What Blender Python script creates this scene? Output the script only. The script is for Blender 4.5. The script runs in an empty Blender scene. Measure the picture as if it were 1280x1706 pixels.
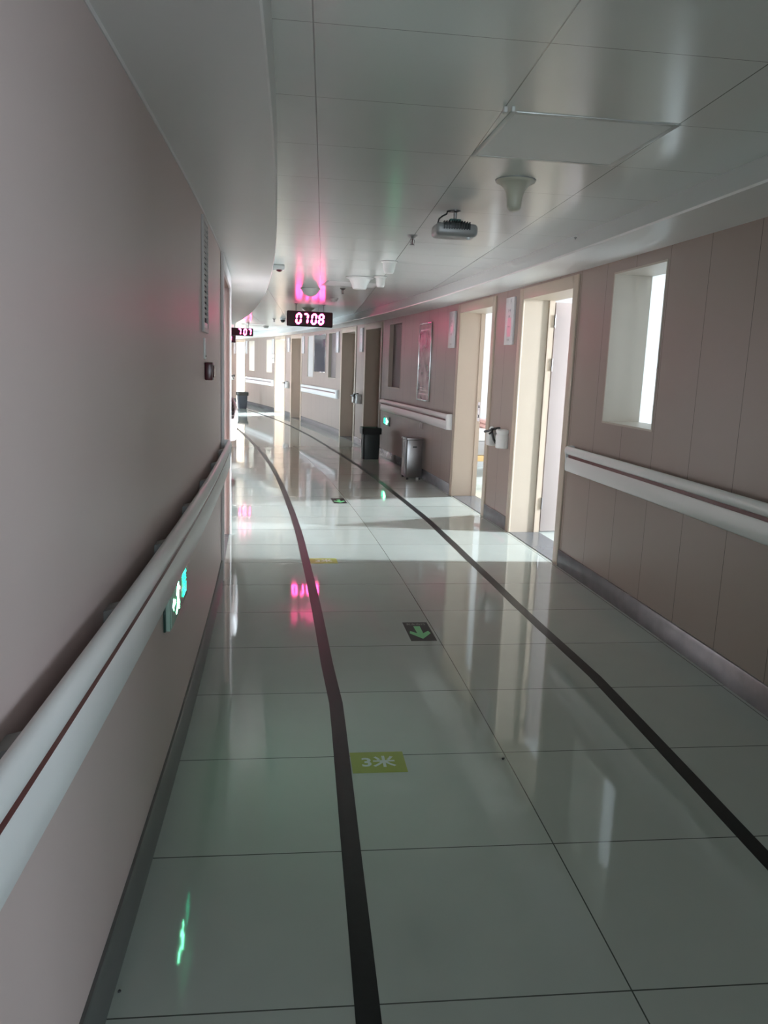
import bpy, bmesh, math, random
from mathutils import Vector, Matrix
random.seed(7)
SC = bpy.context.scene
COL = SC.collection
PI = math.pi

# ---------------------------------------------------------------- layout
# The corridor bends along a circle: s runs along it, ro is the radial offset
# from the walking line (right wall at DR, left wall at DL).
CX, CY = -85.364323, -8.101583
R0 = 85.747905
RR, RL = 87.857471, 85.312561
DR, DL = RR - R0, RL - R0
A0 = math.atan2(-CY, -CX)
ZC, ZR, ZL = 2.35, 2.20, 2.15          # ceiling, right soffit, left soffit

def W(s, ro, z=0.0):
    a = s / RR + A0
    r = R0 + ro
    return Vector((CX + r * math.cos(a), CY + r * math.sin(a), z))

def frame(s, ro, z=0.0, turn=0.0):
    return Matrix.Translation(W(s, ro, z)) @ Matrix.Rotation(s / RR + A0 + turn, 4, 'Z')

# ---------------------------------------------------------------- materials
def new_mat(name):
    m = bpy.data.materials.new(name)
    m.use_nodes = True
    nt = m.node_tree
    b = nt.nodes['Principled BSDF']
    return m, nt, b

def mat(name, col, rough=0.5, metal=0.0, spec=0.5, noise=0.0, nscale=6.0, emit=None, estr=0.0, coat=0.0, bump=0.0, bscale=80):
    m, nt, b = new_mat(name)
    b.inputs['Base Color'].default_value = (*col, 1)
    b.inputs['Roughness'].default_value = rough
    b.inputs['Metallic'].default_value = metal
    b.inputs['Specular IOR Level'].default_value = spec
    b.inputs['Coat Weight'].default_value = coat
    if emit:
        b.inputs['Emission Color'].default_value = (*emit, 1)
        b.inputs['Emission Strength'].default_value = estr
    if noise or bump:
        tc = nt.nodes.new('ShaderNodeTexCoord')
    if noise:
        n = nt.nodes.new('ShaderNodeTexNoise')
        n.inputs['Scale'].default_value = nscale
        n.inputs['Detail'].default_value = 4
        mr = nt.nodes.new('ShaderNodeMapRange')
        mr.inputs['To Min'].default_value = 1 - noise
        mr.inputs['To Max'].default_value = 1 + noise
        mx = nt.nodes.new('ShaderNodeVectorMath'); mx.operation = 'SCALE'
        mx.inputs[0].default_value = col
        nt.links.new(tc.outputs['Object'], n.inputs['Vector'])
        nt.links.new(n.outputs['Fac'], mr.inputs['Value'])
        nt.links.new(mr.outputs['Result'], mx.inputs['Scale'])
        nt.links.new(mx.outputs['Vector'], b.inputs['Base Color'])
    if bump:
        n2 = nt.nodes.new('ShaderNodeTexNoise')
        n2.inputs['Scale'].default_value = bscale
        bp = nt.nodes.new('ShaderNodeBump')
        bp.inputs['Strength'].default_value = bump
        bp.inputs['Distance'].default_value = 0.002
        nt.links.new(tc.outputs['Object'], n2.inputs['Vector'])
        nt.links.new(n2.outputs['Fac'], bp.inputs['Height'])
        nt.links.new(bp.outputs['Normal'], b.inputs['Normal'])
    return m

def emat(name, col, strength):
    m = bpy.data.materials.new(name)
    m.use_nodes = True
    nt = m.node_tree
    nt.nodes.clear()
    e = nt.nodes.new('ShaderNodeEmission')
    e.inputs['Color'].default_value = (*col, 1)
    e.inputs['Strength'].default_value = strength
    o = nt.nodes.new('ShaderNodeOutputMaterial')
    nt.links.new(e.outputs[0], o.inputs[0])
    return m

def N(nt, typ, op=None, a=None, b=None, c=None):
    n = nt.nodes.new(typ)
    if op: n.operation = op
    for i, v in enumerate((a, b, c)):
        if v is None: continue
        if hasattr(v, 'is_linked') or hasattr(v, 'links'):
            nt.links.new(v, n.inputs[i])
        else:
            n.inputs[i].default_value = v
    return n

def line_mask(nt, coord, offset, period, width):
    """1 on thin joint lines repeated every period along coord."""
    x = N(nt, 'ShaderNodeMath', 'SUBTRACT', coord, offset).outputs[0]
    x = N(nt, 'ShaderNodeMath', 'DIVIDE', x, period).outputs[0]
    f = N(nt, 'ShaderNodeMath', 'FRACT', x).outputs[0]
    g = N(nt, 'ShaderNodeMath', 'SUBTRACT', 1.0, f).outputs[0]
    d = N(nt, 'ShaderNodeMath', 'MINIMUM', f, g).outputs[0]
    d = N(nt, 'ShaderNodeMath', 'MULTIPLY', d, period).outputs[0]
    return N(nt, 'ShaderNodeMath', 'LESS_THAN', d, width).outputs[0]

def cell_id(nt, coord, offset, period):
    x = N(nt, 'ShaderNodeMath', 'SUBTRACT', coord, offset).outputs[0]
    x = N(nt, 'ShaderNodeMath', 'DIVIDE', x, period).outputs[0]
    return N(nt, 'ShaderNodeMath', 'FLOOR', x).outputs[0]

def tiled(name, col, joint, pu, ou, wu, pv, ov, wv, rough, spec, var, mottle, coat=0.0):
    m, nt, b = new_mat(name)
    uv = nt.nodes.new('ShaderNodeUVMap'); uv.uv_map = 'UVMap'
    sp = nt.nodes.new('ShaderNodeSeparateXYZ')
    nt.links.new(uv.outputs[0], sp.inputs[0])
    masks = []
    if pu: masks.append(line_mask(nt, sp.outputs[0], ou, pu, wu))
    if pv: masks.append(line_mask(nt, sp.outputs[1], ov, pv, wv))
    mk = masks[0]
    if len(masks) == 2: mk = N(nt, 'ShaderNodeMath', 'MAXIMUM', masks[0], masks[1]).outputs[0]
    cu = cell_id(nt, sp.outputs[0], ou, pu or 50)
    cv = cell_id(nt, sp.outputs[1], ov, pv or 50)
    cb = N(nt, 'ShaderNodeCombineXYZ', None, cu, cv)
    wn = nt.nodes.new('ShaderNodeTexWhiteNoise'); wn.noise_dimensions = '3D'
    nt.links.new(cb.outputs[0], wn.inputs['Vector'])
    t = N(nt, 'ShaderNodeMath', 'MULTIPLY_ADD', wn.outputs['Value'], var, 1 - var / 2).outputs[0]
    ns = nt.nodes.new('ShaderNodeTexNoise'); ns.inputs['Scale'].default_value = 5; ns.inputs['Detail'].default_value = 6
    nt.links.new(uv.outputs[0], ns.inputs['Vector'])
    t2 = N(nt, 'ShaderNodeMath', 'MULTIPLY_ADD', ns.outputs['Fac'], mottle, 1 - mottle / 2).outputs[0]
    t = N(nt, 'ShaderNodeMath', 'MULTIPLY', t, t2).outputs[0]
    sc = nt.nodes.new('ShaderNodeVectorMath'); sc.operation = 'SCALE'
    sc.inputs[0].default_value = col
    nt.links.new(t, sc.inputs['Scale'])
    mix = nt.nodes.new('ShaderNodeMix'); mix.data_type = 'RGBA'
    nt.links.new(mk, mix.inputs['Factor'])
    nt.links.new(sc.outputs[0], mix.inputs['A'])
    mix.inputs['B'].default_value = (*joint, 1)
    nt.links.new(mix.outputs['Result'], b.inputs['Base Color'])
    b.inputs['Roughness'].default_value = rough
    b.inputs['Specular IOR Level'].default_value = spec
    b.inputs['Coat Weight'].default_value = coat
    b.inputs['Coat Roughness'].default_value = 0.05
    return m

M = {}
M['floor'] = tiled('polished_tile', (0.42, 0.462, 0.425), (0.07, 0.08, 0.07), 1.26, 0.817, 0.002, 0.609, 1.630, 0.0022, 0.05, 0.5, 0.06, 0.10)
M['ceiling'] = tiled('ceiling_panel', (0.76, 0.79, 0.775), (0.22, 0.23, 0.22), 0.64, 0.64, 0.0022, 0.60, 2.92, 0.0014, 0.20, 0.7, 0.03, 0.03)
M['soffit'] = mat('soffit_paint', (0.86, 0.86, 0.86), 0.38, noise=0.02, nscale=2)
M['wall_r'] = tiled('wall_panel', (0.345, 0.275, 0.240), (0.09, 0.07, 0.06), 0.4275, 0.19, 0.0022, None, 0, 0, 0.36, 0.45, 0.03, 0.04)
M['wall_l'] = mat('wall_paint', (0.62, 0.50, 0.48), 0.42, noise=0.03, nscale=1.5)
M['room'] = mat('room_wall_paint', (0.48, 0.475, 0.47), 0.6, noise=0.02)
M['dark_room'] = mat('unlit_room_paint', (0.45, 0.42, 0.40), 0.7, noise=0.02)
M['base'] = mat('grey_stone_skirting', (0.17, 0.165, 0.175), 0.22, metal=0.3, noise=0.35, nscale=9)
M['base_l'] = mat('dark_grey_skirting', (0.105, 0.108, 0.105), 0.35, noise=0.1, nscale=7)
M['wood'] = mat('beige_laminate', (0.52, 0.43, 0.345), 0.38, noise=0.05, nscale=3)
M['leaf'] = mat('pale_door_laminate', (0.46, 0.385, 0.37), 0.38, noise=0.03, nscale=3)
M['leaf_l'] = mat('pinkish_door_laminate', (0.24, 0.15, 0.125), 0.4, noise=0.03, nscale=3)
M['white_frame'] = mat('white_frame_paint', (0.72, 0.70, 0.70), 0.35)
M['reveal'] = mat('window_reveal_paint', (0.52, 0.465, 0.40), 0.45, noise=0.02)
M['stone'] = mat('grey_threshold_stone', (0.13, 0.137, 0.145), 0.2, noise=0.06, nscale=12)
M['pvc'] = mat('white_vinyl', (0.84, 0.84, 0.84), 0.34, noise=0.02, nscale=5)
M['red_strip'] = mat('maroon_vinyl', (0.12, 0.022, 0.022), 0.4)
M['grey_pvc'] = mat('grey_vinyl', (0.33, 0.33, 0.32), 0.45)
M['tape'] = mat('black_floor_tape', (0.014, 0.016, 0.016), 0.36, spec=0.22, noise=0.3, nscale=30)
M['black'] = mat('black_plastic', (0.02, 0.021, 0.022), 0.35)
M['clock_case'] = mat('clock_case', (0.012, 0.010, 0.011), 0.25)
M['clock_face'] = mat('clock_face', (0.03, 0.002, 0.007), 0.15)  # black face tinted dark red to carry the bloom of the digits
M['led'] = emat('led_red', (1.0, 0.05, 0.26), 11.0)
M['led_halo'] = emat('led_glow_red', (1.0, 0.005, 0.10), 0.28)  # camera bloom around the digits, drawn as a faint glowing outline
M['led_off'] = mat('unlit_segment', (0.05, 0.004, 0.01), 0.4)
M['steel'] = mat('brushed_steel', (0.28, 0.27, 0.275), 0.28, metal=1.0, noise=0.06, nscale=20)
M['chrome'] = mat('chrome', (0.6, 0.6, 0.6), 0.15, metal=1.0)
M['dull_metal'] = mat('dull_metal', (0.22, 0.21, 0.21), 0.35, metal=0.8)
M['dark_bin'] = mat('dark_green_plastic', (0.018, 0.026, 0.025), 0.4, noise=0.1, nscale=8)
M['blue_bin'] = mat('slate_plastic', (0.045, 0.055, 0.075), 0.4, noise=0.1, nscale=8)
M['bag'] = mat('bin_bag', (0.012, 0.016, 0.015), 0.3, bump=0.5, bscale=60)
M['white'] = mat('white_plastic', (0.75, 0.75, 0.74), 0.3)
M['offwhite'] = mat('yellowed_plastic', (0.62, 0.60, 0.50), 0.4)
M['lamp_grey'] = mat('grey_cast_metal', (0.40, 0.40, 0.40), 0.42, metal=0.3)
M['lamp_fin'] = mat('dark_fin_metal', (0.035, 0.037, 0.038), 0.4, metal=0.3)
M['teal'] = mat('teal_bracket_paint', (0.06, 0.17, 0.16), 0.4, metal=0.3)
M['clear'] = mat('clear_lens', (0.85, 0.87, 0.86), 0.1)
M['diffuser'] = mat('light_diffuser', (0.93, 0.93, 0.935), 0.5)
M['alu'] = mat('white_aluminium', (0.55, 0.56, 0.55), 0.35, metal=0.2)
M['maroon'] = mat('maroon_plastic', (0.075, 0.008, 0.014), 0.3)
M['dark_lens'] = mat('dark_red_lens', (0.09, 0.01, 0.02), 0.15)
M['smoked'] = mat('smoked_dome', (0.03, 0.03, 0.032), 0.12)
M['louver'] = mat('vent_slat_paint', (0.55, 0.52, 0.51), 0.45)
M['vent_dark'] = mat('vent_gap_shade', (0.02, 0.015, 0.016), 0.8)
M['yellow'] = mat('yellow_green_sticker', (0.33, 0.39, 0.05), 0.35, noise=0.05, nscale=10)
M['sticker_white'] = mat('sticker_print_white', (0.66, 0.72, 0.66), 0.4)
M['sign_black'] = mat('black_sticker', (0.009, 0.011, 0.010), 0.45, spec=0.2)
M['sign_green'] = mat('luminous_green_print', (0.13, 0.50, 0.19), 0.4)
M['sign_grey'] = mat('faded_grey_print', (0.16, 0.18, 0.16), 0.4)
M['plate'] = mat('white_sign_plate', (0.70, 0.69, 0.71), 0.25)
M['plate_ink'] = mat('grey_print', (0.22, 0.22, 0.25), 0.4)
M['plate_pink'] = mat('pale_pink', (0.66, 0.42, 0.47), 0.3)
M['exit_body'] = mat('exit_sign_glass', (0.36, 0.52, 0.45), 0.15)
M['exit_edge'] = mat('exit_sign_dark_edge', (0.02, 0.05, 0.04), 0.3)
M['exit_glow'] = emat('exit_sign_white_light', (0.17, 1.0, 0.50), 15.0)
M['exit_green'] = emat('exit_sign_green_light', (0.01, 0.85, 0.42), 3.0)
M['glass_dark'] = mat('poster_glass', (0.10, 0.035, 0.045), 0.10, noise=0.0)
M['mirror_glass'] = mat('notice_board_glass', (0.12, 0.12, 0.14), 0.04, spec=1.0)
M['blind_dark'] = mat('taupe_blind', (0.20, 0.165, 0.16), 0.5)
M['blind_pale'] = mat('pale_blind', (0.62, 0.61, 0.60), 0.5)
M['bed_sheet'] = mat('white_sheet', (0.8, 0.8, 0.8), 0.7)
M['tan'] = mat('tan_edge_wood', (0.66, 0.45, 0.20), 0.5)
M['red_cloth'] = mat('faded_red_cloth', (0.55, 0.36, 0.34), 0.7)
M['grey'] = mat('mid_grey_panel', (0.36, 0.36, 0.37), 0.5)
M['outlet'] = mat('socket_white', (0.48, 0.42, 0.42), 0.35)

def poster_material():
    m, nt, b = new_mat('poster_print')
    tc = nt.nodes.new('ShaderNodeTexCoord')
    n = nt.nodes.new('ShaderNodeTexNoise'); n.inputs['Scale'].default_value = 7; n.inputs['Detail'].default_value = 5
    r = nt.nodes.new('ShaderNodeValToRGB')
    e = r.color_ramp.elements
    e[0].position = 0.35; e[0].color = (0.13, 0.025, 0.04, 1)
    e[1].position = 0.72; e[1].color = (0.34, 0.15, 0.17, 1)
    k = r.color_ramp.elements.new(0.52); k.color = (0.24, 0.075, 0.10, 1)
    nt.links.new(tc.outputs['Object'], n.inputs['Vector'])
    nt.links.new(n.outputs['Fac'], r.inputs['Fac'])
    nt.links.new(r.outputs['Color'], b.inputs['Base Color'])
    b.inputs['Roughness'].default_value = 0.22
    b.inputs['Specular IOR Level'].default_value = 0.2
    return m
M['poster'] = poster_material()

def frosted(name, col):
    m = bpy.data.materials.new(name); m.use_nodes = True
    nt = m.node_tree; nt.nodes.clear()
    t = nt.nodes.new('ShaderNodeBsdfTranslucent'); t.inputs['Color'].default_value = (*[c * .26 for c in col], 1)
    d = nt.nodes.new('ShaderNodeBsdfDiffuse'); d.inputs['Color'].default_value = (0.75, 0.78, 0.78, 1)
    g = nt.nodes.new('ShaderNodeBsdfGlossy'); g.inputs['Roughness'].default_value = 0.2
    m1 = nt.nodes.new('ShaderNodeMixShader'); m1.inputs[0].default_value = 0.25
    m2 = nt.nodes.new('ShaderNodeMixShader'); m2.inputs[0].default_value = 0.05
    o = nt.nodes.new('ShaderNodeOutputMaterial')
    nt.links.new(t.outputs[0], m1.inputs[1]); nt.links.new(d.outputs[0], m1.inputs[2])
    nt.links.new(m1.outputs[0], m2.inputs[1]); nt.links.new(g.outputs[0], m2.inputs[2])
    nt.links.new(m2.outputs[0], o.inputs[0])
    return m
M['frosted'] = frosted('frosted_glass', (0.93, 0.97, 0.97))

# ---------------------------------------------------------------- mesh helpers
def mk(name, bm, m, parent=None, mw=None, smooth=True, angle=35, world=False):
    """bm becomes ONE mesh object; mw = its own placement, or child of parent (world=True: bm is in world space)."""
    if world and parent is not None:
        bm.transform(INV[parent.name])
    me = bpy.data.meshes.new(name)
    bmesh.ops.recalc_face_normals(bm, faces=bm.faces)
    bm.to_mesh(me); bm.free()
    if smooth:
        for p in me.polygons: p.use_smooth = True
        me.set_sharp_from_angle(angle=math.radians(angle))
    if m is not None: me.materials.append(m)
    o = bpy.data.objects.new(name, me)
    COL.objects.link(o)
    if parent is not None: o.parent = parent
    if mw is not None: o.matrix_basis = mw
    return o

INV = {}
def tag(o, label, cat, group=None, kind=None):
    o['label'] = label; o['category'] = cat
    if group: o['group'] = group
    if kind: o['kind'] = kind
    return o

def thing(name, mw, label, cat, group=None, kind=None):
    o = bpy.data.objects.new(name, None)
    o.empty_display_size = 0.05
    COL.objects.link(o)
    o.matrix_basis = mw
    INV[o.name] = mw.inverted()
    return tag(o, label, cat, group, kind)

def B(): return bmesh.new()

def box(bm, x0, x1, y0, y1, z0, z1, bev=0.0, seg=2, M4=None):
    r = bmesh.ops.create_cube(bm, size=1.0)
    vs = r['verts']
    for v in vs:
        v.co = Vector((x0 + (v.co.x + .5) * (x1 - x0), y0 + (v.co.y + .5) * (y1 - y0), z0 + (v.co.z + .5) * (z1 - z0)))
    es = list({e for v in vs for e in v.link_edges})
    if bev > 0:
        rr = bmesh.ops.bevel(bm, geom=es, offset=bev, segments=seg, affect='EDGES', profile=0.5)
        vs = list({v for f in rr['faces'] for v in f.verts} | {v for v in vs if v.is_valid})
    if M4 is not None:
        bmesh.ops.transform(bm, matrix=M4, verts=vs)
    return bm

def lathe(bm, prof, cx=0, cy=0, cz=0, seg=32, M4=None):
    rings = []
    for r, z in prof:
        if r < 1e-6:
            rings.append([bm.verts.new((cx, cy, cz + z))])
        else:
            rings.append([bm.verts.new((cx + r * math.cos(2 * PI * i / seg), cy + r * math.sin(2 * PI * i / seg), cz + z)) for i in range(seg)])
    for a, b in zip(rings, rings[1:]):
        for i in range(seg):
            j = (i + 1) % seg
            if len(a) == 1 and len(b) == 1: continue
            if len(a) == 1: bm.faces.new((a[0], b[i], b[j]))
            elif len(b) == 1: bm.faces.new((a[i], b[0], a[j]))
            else: bm.faces.new((a[i], b[i], b[j], a[j]))
    if M4 is not None:
        bmesh.ops.transform(bm, matrix=M4, verts=[v for rg in rings for v in rg])
    return bm

def tube(bm, pts, r, seg=8):
    pts = [Vector(p) for p in pts]
    rings = []
    for i, p in enumerate(pts):
        d = (pts[min(i + 1, len(pts) - 1)] - pts[max(i - 1, 0)]).normalized()
        u = d.cross(Vector((0.13, 0.27, 0.95)))
        if u.length < 1e-3: u = d.cross(Vector((1, 0, 0)))
        u.normalize(); w = d.cross(u)
        rings.append([bm.verts.new(p + u * (r * math.cos(2 * PI * k / seg)) + w * (r * math.sin(2 * PI * k / seg))) for k in range(seg)])
    for a, b in zip(rings, rings[1:]):
        for k in range(seg):
            j = (k + 1) % seg
            bm.faces.new((a[k], b[k], b[j], a[j]))
    bm.faces.new(rings[0][::-1]); bm.faces.new(rings[-1])
    return bm

def prism(bm, pts, fmap, h0, h1):
    """polygon pts (2D) extruded from h0 to h1; fmap(x, y, h) -> point"""
    a = [bm.verts.new(fmap(x, y, h0)) for x, y in pts]
    b = [bm.verts.new(fmap(x, y, h1)) for x, y in pts]
    n = len(pts)
    bm.faces.new(a[::-1]); bm.faces.new(b)
    for i in range(n):
        j = (i + 1) % n
        bm.faces.new((a[i], a[j], b[j], b[i]))
    return bm

def srange(s0, s1, step=0.2):
    n = max(1, int(math.ceil((s1 - s0) / step)))
    return [s0 + (s1 - s0) * i / n for i in range(n + 1)]

def sweep(bm, prof, s0, s1, step=0.2, closed=True, caps=True):
    """profile of (ro, z) swept along the corridor, in world space"""
    rings = [[bm.verts.new(W(s, ro, z)) for ro, z in prof] for s in srange(s0, s1, step)]
    n = len(prof)
    for a, b in zip(rings, rings[1:]):
        for k in range(n if closed else n - 1):
            j = (k + 1) % n
            bm.faces.new((a[k], a[j], b[j], b[k]))
    if closed and caps:
        bm.faces.new(rings[0]); bm.faces.new(rings[-1][::-1])
    return bm

# ---------------------------------------------------------------- shell
S0, S1 = -8.0, 36.0

def struct(name, bm, m, label, cat, smooth=True, **k):
    o = mk(name, bm, m, smooth=smooth, **k)
    return tag(o, label, cat, kind='structure')

def grid_sheet(ro_list, zf, s0, s1, step, uvf):
    bm = B(); uvl = bm.loops.layers.uv.new('UVMap')
    ss = srange(s0, s1, step)
    vs = [[bm.verts.new(W(s, ro, zf)) for ro in ro_list] for s in ss]
    for i in range(len(ss) - 1):
        for j in range(len(ro_list) - 1):
            f = bm.faces.new((vs[i][j], vs[i][j + 1], vs[i + 1][j + 1], vs[i + 1][j]))
            for l, (a, c) in zip(f.loops, ((i, j), (i, j + 1), (i + 1, j + 1), (i + 1, j))):
                l[uvl].uv = uvf(ss[a], ro_list[c])
    return bm

struct('floor', grid_sheet([-5.2, DL, 0.4, 1.2, DR, 4.4, 7.2, 11.0], 0.0, S0, S1, 0.25, lambda s, ro: (ro, s)), M['floor'], 'grey polished floor tiles of the curved corridor', 'floor')

def drift(s):
    d = max(s - 2.0, -1.5)
    return .005 * d * d + .037 * d
struct('ceiling', grid_sheet([-0.12, 0.3, 0.7, 1.1, 1.5, 1.86], ZC, S0, S1, 0.2, lambda s, ro: (ro - drift(s), s)), M['ceiling'], 'glossy grey metal ceiling panels over the corridor', 'ceiling')

bm = B(); sweep(bm, [(DL - 0.02, ZL), (-0.10, ZL), (-0.095, ZL + 0.005), (-0.095, ZC + 0.02), (DL - 0.02, ZC + 0.02)], S0, S1)
struct('ceiling_soffit_left', bm, M['soffit'], 'grey lowered ceiling band along the left wall', 'ceiling')
bm = B(); sweep(bm, [(DR + 0.02, ZR), (1.725, ZR), (1.722, ZR + 0.01), (1.835, ZC + 0.005), (1.85, ZC + 0.02), (DR + 0.02, ZC + 0.02)], S0, S1)
struct('ceiling_soffit_right', bm, M['soffit'], 'pale lowered ceiling band over the doors on the right', 'ceiling')
bm = B(); sweep(bm, [(DL, ZL - 0.008), (DL + 0.003, ZL - 0.008), (DL + 0.006, ZL), (DL, ZL)], S0, 5.4)
sweep(bm, [(DL, ZL - 0.008), (DL + 0.003, ZL - 0.008), (DL + 0.006, ZL), (DL, ZL)], 5.42, 7.05)
struct('trim_1', bm, M['white_frame'], 'thin pale bead where the left wall meets the lowered ceiling', 'trim')

TH = 0.285                                    # wall thickness
P = 7.4                                       # doors repeat in pairs every 7.4 m
NEAR = [5.87 + P * n for n in (-1, 0, 1, 2, 3)]      # near door of each pair (opening 1.12 wide)
FAR = [7.86 + P * n for n in (-1, 0, 1, 2, 3)]       # far door of each pair (opening 1.15 wide)
NW, FW, DH = 1.12, 1.15, 2.09
OPEN_R = [(s - .02, s + NW + .02, -1, DH + .02) for s in NEAR] + [(s - .02, s + FW + .02, -1, DH + .02) for s in FAR]
NICHE = [(4.50, 5.19, 1.160, 2.115), (11.95, 12.70, 1.145, 2.11), (17.0, 17.72, 1.175, 2.12), (19.33, 19.96, 1.145, 2.11), (24.30, 25.0, 1.149, 2.11), (26.70, 27.42, 1.152, 2.11)]
OPEN_R += [(a - .01, b + .01, c - .01, d + .01) for a, b, c, d in NICHE]

def wall_with_openings(side, s0, s1, z1, opens, th):
    """thick curved wall, side=+1: body lies outward (right wall), -1: inward (left wall)"""
    r = DR if side > 0 else DL
    sb = sorted({s0, s1} | {x for o in opens for x in o[:2] if s0 < x < s1})
    sl = []
    for a, b in zip(sb, sb[1:]): sl += srange(a, b, 0.3)[:-1]
    sl.append(s1)
    zl = sorted({0.0, z1} | {x for o in opens for x in o[2:] if 0 < x < z1})
    def solid(i, j):
        if not (0 <= i < len(sl) - 1 and 0 <= j < len(zl) - 1): return False
        s, z = (sl[i] + sl[i + 1]) / 2, (zl[j] + zl[j + 1]) / 2
        return not any(a < s < b and c < z < d for a, b, c, d in opens)
    bm = B(); uvl = bm.loops.layers.uv.new('UVMap'); cache = {}
    def V(i, j, k):
        if (i, j, k) not in cache: cache[(i, j, k)] = bm.verts.new(W(sl[i], r + side * th * k, zl[j]))
        return cache[(i, j, k)]
    def face(keys):
        f = bm.faces.new([V(*k) for k in keys])
        for l, k in zip(f.loops, keys): l[uvl].uv = (sl[k[0]], zl[k[1]])
    for i in range(len(sl) - 1):
        for j in range(len(zl) - 1):
            if not solid(i, j): continue
            for k in (0, 1): face([(i, j, k), (i + 1, j, k), (i + 1, j + 1, k), (i, j + 1, k)])
            if not solid(i - 1, j): face([(i, j, 0), (i, j + 1, 0), (i, j + 1, 1), (i, j, 1)])
            if not solid(i + 1, j): face([(i + 1, j, 0), (i + 1, j + 1, 0), (i + 1, j + 1, 1), (i + 1, j, 1)])
            if not solid(i, j - 1): face([(i, j, 0), (i + 1, j, 0), (i + 1, j, 1), (i, j, 1)])
            if not solid(i, j + 1): face([(i, j + 1, 0), (i + 1, j + 1, 0), (i + 1, j + 1, 1), (i, j + 1, 1)])
    return bm

struct('wall_right', wall_with_openings(1, S0, S1, 2.62, OPEN_R, TH), M['wall_r'], 'brown panelled right wall with doors and narrow windows', 'wall')
LDOOR = (5.50, 6.88)
ALC = (15.6, 20.0)
ALC2 = (22.4, 27.2)
OPEN_L = [(LDOOR[0] - .02, LDOOR[1] + .02, -1, 2.07), (ALC[0], ALC[1], -1, 2.07), (ALC2[0], ALC2[1], -1, 2.07)]
struct('wall_left', wall_with_openings(-1, S0, S1, 2.4, OPEN_L, 0.24), M['wall_l'], 'smooth taupe left wall curving away to the left', 'wall')

def end_wall(name, s, label, hole=None):
    bm = B()
    lo, hi = DL - 0.1, DR + 0.1
    def rect(a, b, c, d):
        prism(bm, [(a, c), (b, c), (b, d), (a, d)], lambda x, y, h: W(s + h, x, y), 0.0, 0.1 if s > 0 else -0.1)
    if hole:
        a, b, c, d = hole
        rect(lo, a, 0, 2.4); rect(b, hi, 0, 2.4); rect(a, b, 0, c); rect(a, b, d, 2.4)
    else: rect(lo, hi, 0, 2.4)
    return struct(name, bm, M['wall_l'], label, 'wall', smooth=False)
end_wall('wall_front', S1, 'taupe wall closing the far end of the corridor')
end_wall('wall_back', S0, 'taupe wall with an added window at the near end of the corridor', (0.2, 1.5, 0.9, 2.0))

# rooms behind the right wall: shells with an unseen glowing window pane in the outer wall
SKY = (0.76, 0.90, 1.0)
def sky_pane(name, strength): return emat(name, SKY, strength)

WIN_NO = [20]
def outer_window(mw, w, z0, z1, strength, label):
    """daylight window: frame, mullion and a pane of sky; local x points outward"""
    WIN_NO[0] += 1
    t = thing('window_%d' % WIN_NO[0], mw, label, 'window', kind='structure')
    bm = B()
    for y0, y1, a, b in ((-w / 2 - .05, -w / 2, z0 - .05, z1 + .05), (w / 2, w / 2 + .05, z0 - .05, z1 + .05), (-w / 2, w / 2, z0 - .05, z0), (-w / 2, w / 2, z1, z1 + .05), (-.02, .02, z0, z1)):
        box(bm, -.03, .05, y0, y1, a, b)
    mk('window_frame', bm, M['white'], t)
    bm = B()
    vs = [bm.verts.new((.03, y, z)) for y, z in ((-w / 2, z0), (w / 2, z0), (w / 2, z1), (-w / 2, z1))]
    bm.faces.new(vs)
    mk('pane', bm, sky_pane('daylight_pane', strength), t, smooth=False)
    return t

def room(k, s0, s1, depth, m, win=None, strength=0, label='', side=1, top=2.6):
    r0 = DR + TH if side > 0 else DL - 0.24
    bm = B()
    e = 0.004
    def ro(x): return r0 + side * x
    ss = srange(s0, s1, 0.6)
    if win:
        ss = sorted(set(ss) | {win[0], win[1]})
    def quad(p): bm.faces.new([bm.verts.new(q) for q in p])
    for a, b in zip(ss, ss[1:]):
        quad([W(a, ro(e), top), W(b, ro(e), top), W(b, ro(depth), top), W(a, ro(depth), top)])
        mid = (a + b) / 2
        if win and win[0] < mid < win[1]:
            quad([W(a, ro(depth), 0), W(b, ro(depth), 0), W(b, ro(depth), win[2]), W(a, ro(depth), win[2])])
            quad([W(a, ro(depth), win[3]), W(b, ro(depth), win[3]), W(b, ro(depth), top), W(a, ro(depth), top)])
        else:
            quad([W(a, ro(depth), 0), W(b, ro(depth), 0), W(b, ro(depth), top), W(a, ro(depth), top)])
    for s in (s0, s1):
        quad([W(s, ro(e), 0), W(s, ro(depth), 0), W(s, ro(depth), top), W(s, ro(e), top)])
    bmesh.ops.remove_doubles(bm, verts=bm.verts, dist=1e-4)
    o = struct('wall_room_%d' % k, bm, m, label, 'wall', smooth=False)
    if win:
        outer_window(frame((win[0] + win[1]) / 2, ro(depth), 0, 0 if side > 0 else PI), win[1] - win[0], win[2], win[3], strength, 'bright daylight window in the ' + label)
    return o
room(1, 3.35, 7.40, 8.2, M['room'], (4.6, 6.2, 0.9, 3.1), 28, top=3.25, label= 'white room behind the nearest open door')
room(2, 7.44, 11.7, 8.2, M['room'], (9.6, 11.2, 0.9, 3.1), 28, top=3.25, label= 'white room behind the second open door')
room(3, 11.75, 14.78, 3.0, M['dark_room'], label='unlit room behind the brown doorway')
room(4, 14.82, 18.4, 3.0, M['dark_room'], label='unlit room behind the pinkish doorway')
room(5, 18.5, 22.18, 3.5, M['dark_room'], (19.2, 19.9, 1.0, 2.1), 15, label='dim room behind the olive doorway')
room(6, 22.22, 25.85, 4.0, M['room'], (23.6, 25.2, 0.9, 2.5), 17, 'white room behind the far cream doorway')
room(7, 25.9, 29.58, 4.0, M['room'], (26.4, 28.2, 0.9, 2.5), 17, 'white room behind the doorway by the far bin')
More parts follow.
